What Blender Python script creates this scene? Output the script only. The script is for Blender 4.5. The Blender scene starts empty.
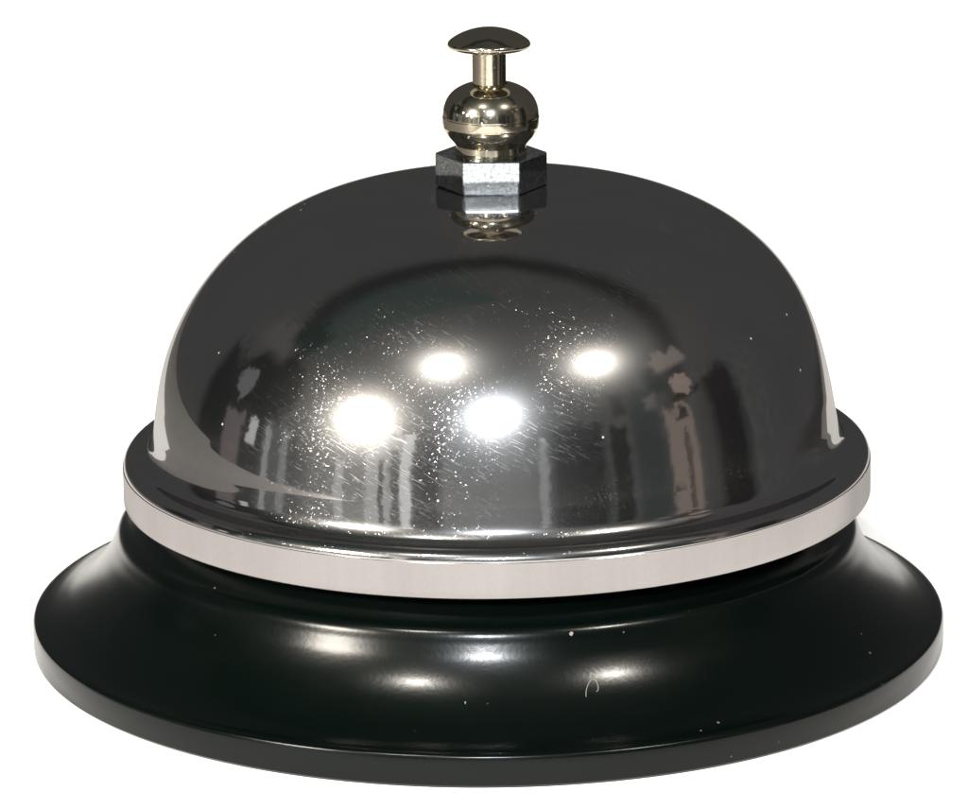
import bpy, bmesh, math, random
from mathutils import Vector, Matrix, noise
random.seed(4)
MM = 0.001
scene = bpy.context.scene
COL = scene.collection

# ------------------------------------------------------------------ helpers
def tag(o, label=None, cat=None, kind=None, group=None):
    if label: o['label'] = label
    if cat: o['category'] = cat
    if kind: o['kind'] = kind
    if group: o['group'] = group
    return o

def link(name, bm, mat, parent=None, smooth=True):
    me = bpy.data.meshes.new(name)
    bm.normal_update()
    bm.to_mesh(me); bm.free()
    me.materials.append(mat)
    if smooth:
        for p in me.polygons: p.use_smooth = True
        me.set_sharp_from_angle(angle=math.radians(32))
    o = bpy.data.objects.new(name, me)
    COL.objects.link(o)
    if parent: o.parent = parent
    return o

def lathe(prof, seg=256, x0=0.0, shift=None, closed=False, uvjit=None):
    """revolve (r, z) points given in mm; returns a bmesh in metres"""
    bm = bmesh.new()
    rows = []
    for (r, z) in prof:
        sx = x0 + (shift(z) if shift else 0.0)
        if r < 1e-6:
            rows.append([bm.verts.new((sx*MM, 0, z*MM))])
        else:
            rows.append([bm.verts.new(((sx + r*math.cos(2*math.pi*k/seg))*MM, r*math.sin(2*math.pi*k/seg)*MM, z*MM)) for k in range(seg)])
    pairs = list(zip(rows[:-1], rows[1:]))
    if closed: pairs.append((rows[-1], rows[0]))
    for a, b in pairs:
        for k in range(seg):
            k2 = (k+1) % seg
            if len(a) == 1 and len(b) == 1: break
            if len(a) == 1: bm.faces.new((a[0], b[k2], b[k]))
            elif len(b) == 1: bm.faces.new((a[k], a[k2], b[0]))
            else: bm.faces.new((a[k], a[k2], b[k2], b[k]))
    bmesh.ops.recalc_face_normals(bm, faces=bm.faces)
    return bm

def spline(pts, n=8, sharp=()):
    """Catmull-Rom through profile points; indices in sharp break the tangent"""
    out = []
    N = len(pts)
    for i in range(N-1):
        p1, p2 = pts[i], pts[i+1]
        p0 = pts[i-1] if i > 0 and i not in sharp else (2*p1[0]-p2[0], 2*p1[1]-p2[1])
        p3 = pts[i+2] if i+2 < N and (i+1) not in sharp else (2*p2[0]-p1[0], 2*p2[1]-p1[1])
        for k in range(n):
            t = k/n
            q = []
            for c in (0, 1):
                a0 = 2*p1[c]; a1 = p2[c]-p0[c]
                a2 = 2*p0[c]-5*p1[c]+4*p2[c]-p3[c]; a3 = -p0[c]+3*p1[c]-3*p2[c]+p3[c]
                q.append(0.5*(a0+a1*t+a2*t*t+a3*t**3))
            out.append((max(q[0], 0), q[1]))
    out.append(pts[-1])
    return out

def arc(cx, cz, r, a0, a1, n=8):
    return [(cx+r*math.cos(math.radians(a0+(a1-a0)*k/n)), cz+r*math.sin(math.radians(a0+(a1-a0)*k/n))) for k in range(n+1)]

# ------------------------------------------------------------------ node helper
class NT:
    def __init__(s, tree): s.t = tree; tree.nodes.clear()
    def n(s, typ, **kw):
        nd = s.t.nodes.new(typ)
        for k, v in kw.items(): setattr(nd, k, v)
        return nd
    def set(s, sock, v):
        if isinstance(v, bpy.types.NodeSocket): s.t.links.new(v, sock)
        else: sock.default_value = v
    def m(s, op, a, b=None, c=None, clamp=False):
        nd = s.n('ShaderNodeMath', operation=op, use_clamp=clamp)
        s.set(nd.inputs[0], a)
        if b is not None: s.set(nd.inputs[1], b)
        if c is not None: s.set(nd.inputs[2], c)
        return nd.outputs[0]
    def vm(s, op, a, b=None, scale=None):
        nd = s.n('ShaderNodeVectorMath', operation=op)
        s.set(nd.inputs[0], a)
        if b is not None: s.set(nd.inputs[1], b)
        if scale is not None: s.set(nd.inputs['Scale'], scale)
        return nd.outputs[0]
    def vm2(s, op, a):
        nd = s.n('ShaderNodeVectorMath', operation=op)
        s.set(nd.inputs[0], a)
        return nd.outputs['Value']
    def step(s, x, a, b):
        nd = s.n('ShaderNodeMapRange', interpolation_type='SMOOTHSTEP')
        s.set(nd.inputs['Value'], x); s.set(nd.inputs['From Min'], a); s.set(nd.inputs['From Max'], b)
        return nd.outputs[0]
    def mix(s, f, a, b):
        nd = s.n('ShaderNodeMix', data_type='RGBA')
        s.set(nd.inputs[0], f); s.set(nd.inputs[6], a); s.set(nd.inputs[7], b)
        return nd.outputs[2]
    def noise(s, vec, scale, detail=2, rough=.5):
        nd = s.n('ShaderNodeTexNoise')
        s.set(nd.inputs['Vector'], vec); nd.inputs['Scale'].default_value = scale
        nd.inputs['Detail'].default_value = detail; nd.inputs['Roughness'].default_value = rough
        return nd
    def voronoi(s, vec, scale, feature='F1'):
        nd = s.n('ShaderNodeTexVoronoi', feature=feature)
        s.set(nd.inputs['Vector'], vec); nd.inputs['Scale'].default_value = scale
        return nd

def newmat(name):
    m = bpy.data.materials.new(name); m.use_nodes = True
    return m, NT(m.node_tree)

def rgba(r, g=None, b=None):
    if g is None: g = b = r
    return (r, g, b, 1)

# ------------------------------------------------------------------ materials
def chrome(name, col, rough, glint_scale=9500, glint_amp=.14, glint_mix=.11, scratch=.26, gloss2=.17, haze=.19, mottle=None, streak=0):
    """polished plating with a fine haze of dust, pits and rubbing scratches that glint round the lamps"""
    m, t = newmat(name)
    tc = t.n('ShaderNodeTexCoord'); P = tc.outputs['Object']
    geo = t.n('ShaderNodeNewGeometry'); N = geo.outputs['Normal']
    # wide soft waviness of the pressed metal
    wav = t.noise(P, 90, 2)
    b1 = t.n('ShaderNodeBump'); b1.inputs['Strength'].default_value = .10; b1.inputs['Distance'].default_value = .0006
    t.set(b1.inputs['Height'], wav.outputs[0])
    # rubbing scratches: stretched noise in two directions
    hs = []
    for ang, sc in ((.40, (.55, 9.5)), (.58, (.7, 10.5)), (-.45, (.5, 9.0))):
        mp = t.n('ShaderNodeMapping'); mp.inputs['Rotation'].default_value = (0, -ang, 0)
        t.set(mp.inputs['Vector'], P)
        mp2 = t.n('ShaderNodeMapping'); mp2.inputs['Scale'].default_value = (sc[0]*1000, 40, sc[1]*1000)
        t.set(mp2.inputs['Vector'], mp.outputs[0])
        nz = t.noise(mp2.outputs[0], 1, 1)
        hs.append(t.step(nz.outputs[0], .64, .74))
    spx = t.n('ShaderNodeSeparateXYZ'); t.set(spx.inputs[0], P)
    dd = t.m('SQRT', t.m('ADD', t.m('POWER', t.m('DIVIDE', t.m('ADD', spx.outputs[0], .0125), .012), 2), t.m('POWER', t.m('DIVIDE', t.m('SUBTRACT', spx.outputs[2], .0245), .006), 2)))
    rub = t.step(dd, 1.3, .3)
    msk = t.m('MAXIMUM', rub, t.m('MULTIPLY', t.step(t.noise(P, 110, 2).outputs[0], .52, .66), .45))
    sc_ = t.m('MULTIPLY', t.m('MAXIMUM', t.m('MAXIMUM', hs[0], hs[1]), t.m('MULTIPLY', hs[2], .35)), msk)
    # dust grains / pits
    v = t.voronoi(P, glint_scale)
    off = t.vm('SUBTRACT', v.outputs['Color'], (.5, .5, .5))
    off = t.vm('SCALE', off, scale=t.m('MULTIPLY', t.vm2('LENGTH', off), 2.2))
    Nj = t.vm('NORMALIZE', t.vm('ADD', N, t.vm('SCALE', off, scale=glint_amp*2)))
    patch = t.step(t.noise(P, 220, 4, .7).outputs[0], .38, .68)
    seed = t.n('ShaderNodeSeparateColor'); t.set(seed.inputs[0], v.outputs['Color'])
    rare = t.step(seed.outputs[0], .35, .9)
    g_main = t.n('ShaderNodeBsdfAnisotropic'); g_main.distribution = 'MULTI_GGX'
    grain = t.m('ADD', .90, t.m('MULTIPLY', t.noise(P, 4200, 2, .8).outputs[0], .20))
    if streak:
        flat = t.vm('MULTIPLY', P, (1, 1, .08))
        grain = t.m('MULTIPLY', grain, t.m('ADD', 1-streak, t.m('MULTIPLY', t.noise(flat, 95, 4, .7).outputs[0], 2*streak)))
    colv = t.vm('SCALE', col[:3], scale=grain)
    t.set(g_main.inputs['Color'], colv); g_main.inputs['Roughness'].default_value = rough
    t.set(g_main.inputs['Normal'], b1.outputs[0])
    g_haze = t.n('ShaderNodeBsdfAnisotropic'); t.set(g_haze.inputs['Color'], col); g_haze.inputs['Roughness'].default_value = .255
    g_gl = t.n('ShaderNodeBsdfAnisotropic'); t.set(g_gl.inputs['Color'], col); g_gl.inputs['Roughness'].default_value = gloss2
    t.set(g_gl.inputs['Normal'], Nj)
    m1 = t.n('ShaderNodeMixShader'); t.set(m1.inputs[0], haze)
    t.set(m1.inputs[1], g_main.outputs[0]); t.set(m1.inputs[2], g_haze.outputs[0])
    fac = t.m('MULTIPLY', t.m('MULTIPLY', patch, rare), glint_mix)
    g_sc = t.n('ShaderNodeBsdfAnisotropic'); t.set(g_sc.inputs['Color'], rgba(.75)); g_sc.inputs['Roughness'].default_value = .33
    ma = t.n('ShaderNodeMixShader'); t.set(ma.inputs[0], t.m('MULTIPLY', sc_, scratch, clamp=True))
    t.set(ma.inputs[1], m1.outputs[0]); t.set(ma.inputs[2], g_sc.outputs[0]); m1 = ma
    m2 = t.n('ShaderNodeMixShader'); t.set(m2.inputs[0], fac)
    t.set(m2.inputs[1], m1.outputs[0]); t.set(m2.inputs[2], g_gl.outputs[0])
    if mottle:
        mc = t.mix(t.step(t.noise(P, 3600, 3, .75).outputs[0], .40, .60), mottle, col)
        for g in (g_main, g_gl): t.set(g.inputs['Color'], mc)
    # tiny dust flecks
    v2 = t.voronoi(P, 420)
    s2 = t.n('ShaderNodeSeparateColor'); t.set(s2.inputs[0], v2.outputs['Color'])
    fleck = t.m('MULTIPLY', t.m('LESS_THAN', v2.outputs['Distance'], .05), t.m('GREATER_THAN', s2.outputs[1], .80))
    d = t.n('ShaderNodeBsdfDiffuse'); d.inputs[0].default_value = rgba(.35, .33, .31)
    m3 = t.n('ShaderNodeMixShader'); t.set(m3.inputs[0], t.m('MULTIPLY', fleck, .8))
    t.set(m3.inputs[1], m2.outputs[0]); t.set(m3.inputs[2], d.outputs[0])
    out = t.n('ShaderNodeOutputMaterial'); t.set(out.inputs[0], m3.outputs[0])
    return m

M_dome = chrome('polished_dark_chrome', rgba(.37, .365, .365), .035)
M_rim = chrome('brushed_rim_metal', rgba(.285, .272, .268), .13, glint_mix=.05, scratch=.12, haze=.12, streak=.22)
M_nick = chrome('nickel_plate', rgba(.43, .395, .315), .06, glint_scale=5000, glint_amp=.12, glint_mix=.3, scratch=.1, gloss2=.10, haze=.14)
M_hex = chrome('worn_nickel_plate', rgba(.56, .57, .565), .08, glint_scale=6500, glint_amp=.35, glint_mix=.35, scratch=.3, gloss2=.12, haze=.05, mottle=rgba(.24, .29, .31))

def enamel():
    m, t = newmat('black_enamel')
    tc = t.n('ShaderNodeTexCoord'); P = tc.outputs['Object']
    p = t.n('ShaderNodeBsdfPrincipled')
    mott = t.noise(P, 130, 3)
    v2 = t.voronoi(P, 300)
    s2 = t.n('ShaderNodeSeparateColor'); t.set(s2.inputs[0], v2.outputs['Color'])
    fleck = t.m('MULTIPLY', t.m('LESS_THAN', t.m('ADD', v2.outputs['Distance'], t.m('ADD', t.m('MULTIPLY', s2.outputs[0], .04), t.m('MULTIPLY', t.noise(P, 6000, 1).outputs[0], .06))), .088),
                t.m('GREATER_THAN', s2.outputs[1], .82))
    v3 = t.voronoi(P, 620)
    s3 = t.n('ShaderNodeSeparateColor'); t.set(s3.inputs[0], v3.outputs['Color'])
    dusty = t.step(t.noise(P, 70, 2).outputs[0], .45, .65)
    fleck3 = t.m('MULTIPLY', t.m('LESS_THAN', t.m('ADD', v3.outputs['Distance'], t.m('MULTIPLY', s3.outputs[0], .05)), .085),
                 t.m('MULTIPLY', t.m('GREATER_THAN', s3.outputs[1], .66), dusty))
    fleck = t.m('MAXIMUM', fleck, t.m('MULTIPLY', fleck3, .45))
    t.set(p.inputs['Base Color'], t.mix(t.m('MULTIPLY', fleck, .8), rgba(.0006, .0016, .0012), rgba(.22, .2, .18)))
    t.set(p.inputs['Roughness'], t.m('ADD', .17, t.m('MULTIPLY', mott.outputs[0], .09)))
    p.inputs['IOR'].default_value = 1.29
    orange = t.noise(P, 2600, 2)
    b = t.n('ShaderNodeBump'); b.inputs['Strength'].default_value = .05; b.inputs['Distance'].default_value = .0001
    t.set(b.inputs['Height'], orange.outputs[0]); t.set(p.inputs['Normal'], b.outputs[0])
    out = t.n('ShaderNodeOutputMaterial'); t.set(out.inputs[0], p.outputs[0])
    return m
M_base = enamel()

def plain(name, col, rough, nscale, amp, bump=.1, dist=.0002):
    m, t = newmat(name)
    tc = t.n('ShaderNodeTexCoord')
    p = t.n('ShaderNodeBsdfPrincipled')
    nz = t.noise(tc.outputs['Object'], nscale, 4)
    c2 = tuple(min(1, c*(1-amp)) for c in col[:3])+(1,)
    t.set(p.inputs['Base Color'], t.mix(nz.outputs[0], col, c2))
    p.inputs['Roughness'].default_value = rough
    b = t.n('ShaderNodeBump'); b.inputs['Strength'].default_value = bump; b.inputs['Distance'].default_value = dist
    t.set(b.inputs['Height'], nz.outputs[0]); t.set(p.inputs['Normal'], b.outputs[0])
    out = t.n('ShaderNodeOutputMaterial'); t.set(out.inputs[0], p.outputs[0])
    return m
M_paper = plain('white_paper', rgba(.92, .91, .905), .9, 900, .015)
M_table = plain('grey_tabletop', rgba(.21, .20, .195), .6, 60, .25)
M_fibre = plain('lint_fibre', rgba(.16, .16, .15), .8, 900, .1)

# ------------------------------------------------------------------ the bell
bell = bpy.data.objects.new('service_bell', None); COL.objects.link(bell)
bell.empty_display_size = .02
tag(bell, 'chrome desk call bell with push button on a flared black base', 'bell')

# black pressed base: upright edge, low shoulder, waisted neck
base_prof = [(0, .35), (30, .35), (41.6, .35), (41.75, .05), (42.25, 0), (42.5, .25)]
base_prof += [(42.52, 1.2), (42.5, 2.55)]
top = [(42.5, 2.55), (42.38, 2.86), (42.05, 3.03), (41.4, 3.2), (40.4, 3.6), (39.0, 4.45), (37.4, 5.85), (36.2, 7.25),
       (35.25, 8.8), (34.7, 10.1), (34.4, 10.95), (34.05, 11.4), (33.4, 11.8), (32.6, 12.6), (31.8, 13.5)]
base_prof += spline(top, 6)[1:]
base_prof += [(29, 13.7), (12, 13.7), (3.2, 13.8), (2.6, 14.2), (2.6, 42.9), (0, 42.9)]
o_base = link('base', lathe(base_prof, 320, -0.15), M_base, bell)
o_base['label'] = 'flared glossy black enamel base'

# dome of the bell
CH = [28.3677, -4.1959, -0.4606, 0.5976, 0.2543, -0.0921]
def rho(q):
    x = q*2-1; T = [1, x]
    for k in range(4): T.append(2*x*T[-1]-T[-2])
    return sum(c*v for c, v in zip(CH, T))
def dshift(z):
    u = min(max((z-19)/24.5, 0), 1)
    return .72+.15*min(1, u*5)-0.2566*math.sin(2*math.pi*u)
def rz(q):
    a = q*math.pi/2
    return rho(q)*math.cos(a), 19+rho(q)*math.sin(a)
dome = []
# outer surface from the shoulder of the rim up to the crown
dome += arc(33.6, 17.5, .98, -8, 88, 11)
dome += spline([dome[-1], (33.0, 18.50), (32.5, 18.68), (32.15, 19.05), (31.85, 19.75), rz(.045)], 7)[1:]
for k in range(1, 161):
    q = .045+(.985-.045)*k/160
    r_, z_ = rz(q)
    dome.append((r_, z_ if z_ < 42.7 else 42.7+(z_-42.7)*(.55 if z_ < 42.9 else .55)*math.exp(-(z_-42.7)*1.5)))
ztop = dome[-1][1]
dome += [(0.0, ztop+.02)]
# inner skin so the shell has thickness
inner = [(0.0, ztop-.9)] + [(max(r-.85, 0), z-.85) for (r, z) in reversed(dome[:-1]) if z > 21] + [(30.9, 19), (31.1, 16.6), (33.2, 16.5), (34.4, 16.9)]
o_dome = link('dome', lathe(dome+inner, 384, 0, dshift, closed=True), M_dome, bell)
o_dome.rotation_euler = (0, math.radians(-.5), 0); o_dome.location = (.16*MM, 0, 0)   # sits a hair out of level
o_dome['label'] = 'polished dark chrome dome with fine scratches'

# flat band round the rim
band = [(34.55, 17.49), (34.62, 17.48), (34.64, 17.45)] + [(34.64+.02*k/6, 17.50-3.12*k/6) for k in range(1, 7)] + [(34.60, 14.27), (34.40, 14.2), (33.9, 14.2), (33.5, 14.5), (33.3, 16.4), (33.6, 17.2), (34.45, 17.44)]
o_band = link('rim_band', lathe(band, 384, .72, closed=True), M_rim, o_dome)
o_band['label'] = 'pale satin metal band round the rim of the dome'

# hexagonal nut
CX = .42
def hexnut():
    bm = bmesh.new()
    z0, z1 = 42.83, 45.95
    R = 5.13
    lv = [(z0, R-.22), (z0+.14, R), (z1-.12, R), (z1, R-.14)]
    rows = []
    for z, r in lv:
        rows.append([bm.verts.new(((CX+r*math.cos(math.radians(60*k)))*MM, r*math.sin(math.radians(60*k))*MM, z*MM)) for k in range(6)])
    for a, b in zip(rows[:-1], rows[1:]):
        for k in range(6): bm.faces.new((a[k], a[(k+1) % 6], b[(k+1) % 6], b[k]))
    bm.faces.new(rows[-1]); bm.faces.new(rows[0][::-1])
    # round the upright corners a touch
    ed = [e for e in bm.edges if abs(e.verts[0].co.z-e.verts[1].co.z) > 1.5*MM]
    bmesh.ops.bevel(bm, geom=ed, offset=.14*MM, segments=3, profile=.5, affect='EDGES')
    bmesh.ops.recalc_face_normals(bm, faces=bm.faces)
    return bm
o_nut = link('hex_nut', hexnut(), M_hex, bell, smooth=False)
o_nut['label'] = 'worn bright hexagonal nut on the crown of the dome'

# turned housing: neck, ball with an equator band
hp = [(0, 45.9), (3.30, 45.9), (3.30, 46.05), (3.22, 46.12), (3.20, 46.7)]
hp += spline([(3.20, 46.7), (3.46, 47.02), (3.90, 47.52), (4.20, 48.05), (4.33, 48.38)], 6)[1:]
hp += [(4.27, 48.42), (4.27, 48.50), (4.39, 48.54), (4.42, 48.9), (4.41, 49.26), (4.30, 49.30), (4.30, 49.40), (4.39, 49.44)]
hp += spline([(4.39, 49.44), (4.30, 50.1), (4.02, 50.85), (3.52, 51.5), (2.85, 51.95), (2.2, 52.22), (1.56, 52.36)], 6)[1:]
hp += [(1.50, 52.3), (1.4, 51.5), (0, 51.5)]
o_house = link('button_housing', lathe(hp, 128, CX), M_nick, bell)
o_house['label'] = 'ball shaped nickel housing with a turned equator line'

# push button: stem with mushroom cap
stem = [(0, 51.6), (1.53, 51.6)] + [(1.53, 51.6+4.0*k/5) for k in range(1, 6)] + [(0, 55.6)]
CX2 = .30
o_stem = link('plunger', lathe(stem, 96, CX2), M_nick, bell)
o_stem['label'] = 'short nickel plunger stem'
cp = [(0, 55.25), (1.8, 55.28), (3.2, 55.50)] + spline([(3.2, 55.50), (3.60, 55.64), (3.76, 55.88), (3.70, 56.12), (3.45, 56.36), (2.8, 56.77), (1.9, 57.14), (1.0, 57.36), (0, 57.43)], 7)[1:]
o_cap = link('button_cap', lathe(cp, 128, CX2), M_nick, o_stem)
o_cap['label'] = 'domed mushroom cap of the push button'

# little curl of lint on the base front
def lint():
    bm = bmesh.new()
    path = []
    for k in range(40):
        a = -2.6+5.2*k/39
        path.append((math.sin(a*.9)*.52+.34*k/39-.1*math.cos(2*a), math.cos(a*.9)*.62+.12*math.sin(2.3*a)+.4*(k/39)**3))
    ang0 = math.radians(-90+14.8)
    def surf(u, v):   # u across, v down the slope (mm)
        a = ang0+math.radians(-1.2)+u/40.0
        r = 36.9-v*.75
        z = 6.35+ (v*.95)
        return Vector((r*math.cos(a)-.15, r*math.sin(a), z+.05))*MM
    pts = [surf(u*.9+v*.2, v*1.1) for u, v in path]
    rad = .032*MM
    rows = []
    for i, p in enumerate(pts):
        tng = (pts[min(i+1, 39)]-pts[max(i-1, 0)]).normalized()
        s = tng.cross(Vector((0, 0, 1))).normalized(); w = s.cross(tng)
        rows.append([bm.verts.new(p+(s*math.cos(q)+w*math.sin(q))*rad) for q in [k*math.pi/3 for k in range(6)]])
    for a, b in zip(rows[:-1], rows[1:]):
        for k in range(6): bm.faces.new((a[k], a[(k+1) % 6], b[(k+1) % 6], b[k]))
    return bm
o_l = link('lint_fibre', lint(), M_fibre)
tag(o_l, 'tiny curled grey lint fibre stuck on the black base', 'lint')

# ------------------------------------------------------------------ setting
def slab(name, x0, x1, y0, y1, z0, z1, mat, bev=0):
    bm = bmesh.new()
    bmesh.ops.create_cube(bm, size=1)
    for v in bm.verts:
        v.co = Vector(((x0 if v.co.x < 0 else x1), (y0 if v.co.y < 0 else y1), (z0 if v.co.z < 0 else z1)))*MM
    if bev: bmesh.ops.bevel(bm, geom=bm.edges[:], offset=bev*MM, segments=3, profile=.5, affect='EDGES')
    return link(name, bm, mat, None, smooth=False)
tag(slab('tabletop', -330, 122, -330, 470, -26, -.45, M_table, 2), kind='structure')
tag(slab('paper_ground', -97, 97, -312, 455, -.40, 0, M_paper), kind='structure')

# ------------------------------------------------------------------ world: the dim room round the table
w = bpy.data.worlds.new('World'); scene.world = w; w.use_nodes = True
t = NT(w.node_tree)
tc = t.n('ShaderNodeTexCoord')
sp = t.n('ShaderNodeSeparateXYZ'); t.set(sp.inputs[0], tc.outputs['Generated'])
X, Y, Z = sp.outputs
az = t.m('MULTIPLY', t.m('ARCTAN2', X, t.m('MULTIPLY', Y, -1)), 57.29578)      # 0 = towards the camera side
el = t.m('MULTIPLY', t.m('ARCSINE', Z), 57.29578)
nzr = t.noise(tc.outputs['Generated'], 5, 4)
nzf = t.noise(tc.outputs['Generated'], 22, 6, .65)

nzg = t.noise(t.vm('ADD', tc.outputs['Generated'], (3.1, 1.7, .4)), 11, 5, .6)
elw = t.m('ADD', el, t.m('MULTIPLY', t.m('SUBTRACT', nzg.outputs[0], .5), 16))
wob = t.m('MULTIPLY', t.m('SUBTRACT', nzf.outputs[0], .5), 5)
azw = t.m('ADD', az, wob)
# boundary of the far ceiling
ax = t.m('MULTIPLY', X, t.m('ADD', -.16, t.m('MULTIPLY', t.m('SIGN', X), -.44)))   # right: -.60 x, left: +.28 x
edge = t.m('SUBTRACT', Y, t.m('ADD', t.m('MULTIPLY', Z, .52), ax))
f_back = t.step(edge, -.03, .05)
f_line = t.m('MULTIPLY', t.step(edge, -.20, -.04), t.m('SUBTRACT', 1, t.step(edge, -.02, .12)))
col = t.mix(nzr.outputs[0], rgba(.085, .09, .085), rgba(.115, .118, .113))
# greenish tint at upper left of the near room
gr = t.m('MULTIPLY', t.m('MULTIPLY', t.step(az, -60, -85), t.step(az, -176, -115)), t.step(el, 30, 48))
col = t.mix(gr, col, rgba(.058, .085, .075))
back = t.mix(nzr.outputs[0], rgba(.096, .095, .094), rgba(.118, .116, .115))
col = t.mix(f_back, col, back)
col = t.mix(t.m('MULTIPLY', f_line, .92), col, rgba(.022, .022, .022))
# lower walls of the near room
low = t.m('MULTIPLY', t.step(el, 30, 14), t.step(t.m('ABSOLUTE', az), 118, 100))
col = t.mix(t.m('MULTIPLY', low, .75), col, t.mix(nzf.outputs[0], rgba(.035, .038, .037), rgba(.21, .215, .21)))
def rect(a0, a1, e0, e1, c, s=1.2, k=1.0):
    global col
    f = t.m('MULTIPLY', t.m('MULTIPLY', t.step(azw, a0-s, a0+s), t.step(azw, a1+s, a1-s)),
            t.m('MULTIPLY', t.step(el, e0-s, e0+s), t.step(elw, e1+s, e1-s)))
    if k != 1: f = t.m('MULTIPLY', f, k)
    col = t.mix(f, col, c)
def oval(a, e, ra, re, c, s=.25, k=1.0):
    global col
    d = t.m('SQRT', t.m('ADD', t.m('POWER', t.m('ABSOLUTE', t.m('DIVIDE', t.m('SUBTRACT', azw, a), ra)), 2),
                        t.m('POWER', t.m('ABSOLUTE', t.m('DIVIDE', t.m('SUBTRACT', elw, e), re)), 2)))
    f = t.step(d, 1+s, 1-s)
    if k != 1: f = t.m('MULTIPLY', f, k)
    col = t.mix(f, col, c)
G = rgba
far = t.m('MULTIPLY', t.step(el, -5, -9), t.step(t.m('ABSOLUTE', az), 96, 104))
col = t.mix(far, col, rgba(.025, .024, .022))
# things standing about in the room: (azimuth, azimuth, elevation, elevation, colour)
rect(-118, -84, -14, 22, G(.022, .025, .024), 3)            # dark corner
rect(-66, 15, -12, 15, G(.30, .305, .30), 5, .75)         # pale wall between the windows
rect(-103, -94, -14, 9, G(.24, .21, .205), 1.2)              # pale upright panel
rect(-84, -72, -14, 12, G(.16, .17, .17), 1.0)              # glass panes
rect(-83, -80.5, -12, 8, G(.55, .56, .56), .5)
rect(-76, -73, -12, 10, G(.42, .43, .43), .6)
rect(-91, -87.5, 1, 9, G(1.0, 1.0, .97), .6)
oval(-91, 22, 15, 10.5, G(.012, .018, .016), .12)           # round dark shape
oval(-101, 18, 4.5, 4.2, G(.26, .26, .26), .2)
rect(-113, -93, 29, 38, G(.16, .15, .14), 3, .85)
rect(-100, -86, 37, 47, G(.010, .028, .024), 2.5)
rect(-54, -50.5, -9, 6, G(.75, .76, .75), .6)
rect(-43, -28, -11, 19, G(.70, .71, .70), .7)              # window with bars
rect(-38.5, -36.6, -10, 10, G(.03, .03, .03), .5)
rect(-34.8, -30.8, 0, 12, G(.07, .07, .07), 1.2)
rect(-34, -32.2, -10, 2, G(.05, .05, .05), .6)
rect(-31, -27.5, -10, 20, G(1.3, 1.3, 1.28), .6)
rect(-27, -18, -12, 22, G(.018, .020, .020), 1.6)           # dark post
rect(-18, -8, -8, 20, G(.30, .305, .30), 3, .6)
rect(14, 17, 0, 17, G(.50, .52, .52), .9)
rect(19, 37, -10, 20, G(.016, .018, .018), 2.2)             # dark cupboards
rect(39.5, 45.5, -11, 18, G(.014, .016, .016), 1.2)
rect(42, 47, 20, 30, G(.025, .025, .025), 1.5)
rect(48, 58, -12, 28, G(.052, .070, .066), 2)               # greenish post
rect(58, 66, 24, 33, G(.016, .035, .034), 2)
rect(60, 71, -12, 17, G(.40, .32, .275), 1.2)                 # beige garment
rect(66, 68, -4, 10, G(.15, .12, .105), .8)
rect(60, 64, -10, 0, G(.09, .08, .075), 1.2)
oval(71, 23.5, 4.2, 4, G(.50, .40, .34), .2)
rect(65, 78, 18.3, 20.3, G(.02, .02, .02), .8)
rect(64, 69.5, 12.6, 15.2, G(.05, .045, .045), .6)
rect(64, 80, 31, 38, G(.36, .30, .26), 1.6)
rect(54, 59, 19, 25, G(.22, .21, .19), 1.5)
rect(74, 78, -12, 17, G(.10, .105, .10), 1.5)
rect(79, 93, -14, 22, G(.022, .020, .020), 3)
bg = t.n('ShaderNodeBackground'); t.set(bg.inputs[0], col); bg.inputs[1].default_value = 1.0
ow = t.n('ShaderNodeOutputWorld'); t.set(ow.inputs[0], bg.outputs[0])

# ------------------------------------------------------------------ lamps (camera flash and three room lamps)
def lamp(name, a, e, dist, power, rad, c):
    l = bpy.data.lights.new(name, 'POINT'); l.energy = power; l.shadow_soft_size = rad; l.color = c
    o = bpy.data.objects.new(name, l); COL.objects.link(o)
    a, e = math.radians(a), math.radians(e)
    o.location = (dist*math.cos(e)*math.sin(a), -dist*math.cos(e)*math.cos(a), .03+dist*math.sin(e))
    return o
KL = 2.95
lamp('room_lamp', -47, 22, 1.5, 45*KL, .18, (1, .93, .83))
lamp('ceiling_lamp', -26, 50, 1.7, 27*KL, .065, (1, .94, .85))
lamp('camera_flash', -1, 27, 1.2, 25*KL, .062, (.92, .96, 1))
lamp('ceiling_lamp', 43, 45, 1.7, 27*KL, .07, (1, .94, .85))

# ------------------------------------------------------------------ camera
cam = bpy.data.cameras.new('camera'); oc = bpy.data.objects.new('camera', cam); COL.objects.link(oc)
e = math.radians(15.55); D = 400*MM
loc = Vector((0, -D*math.cos(e), 20*MM+D*math.sin(e)))
F = Vector((0, math.cos(e), -math.sin(e))); Rt = Vector((1, 0, 0)); U = Vector((0, math.sin(e), math.cos(e)))
ro = math.radians(-.41)
R2 = Rt*math.cos(ro)-U*math.sin(-ro)*-1
R2 = Rt*math.cos(ro)+U*math.sin(ro); U2 = U*math.cos(ro)-Rt*math.sin(ro)
rot = Matrix((R2, U2, -F)).transposed()
oc.matrix_world = Matrix.Translation(loc) @ rot.to_4x4()
cam.sensor_fit = 'HORIZONTAL'; cam.sensor_width = 36; cam.lens = 4311.9/968*36
cam.shift_x = -(488.43-484)/968; cam.shift_y = (426.2-404.5)/968
cam.clip_start = .01; cam.clip_end = 50
scene.camera = oc

scene.render.engine = 'CYCLES'
scene.view_settings.view_transform = 'Standard'; scene.view_settings.look = 'None'
scene.view_settings.exposure = 0; scene.view_settings.gamma = 1
scene.render.resolution_x = 1024; scene.render.resolution_y = 856
scene.cycles.max_bounces = 10; scene.cycles.glossy_bounces = 6
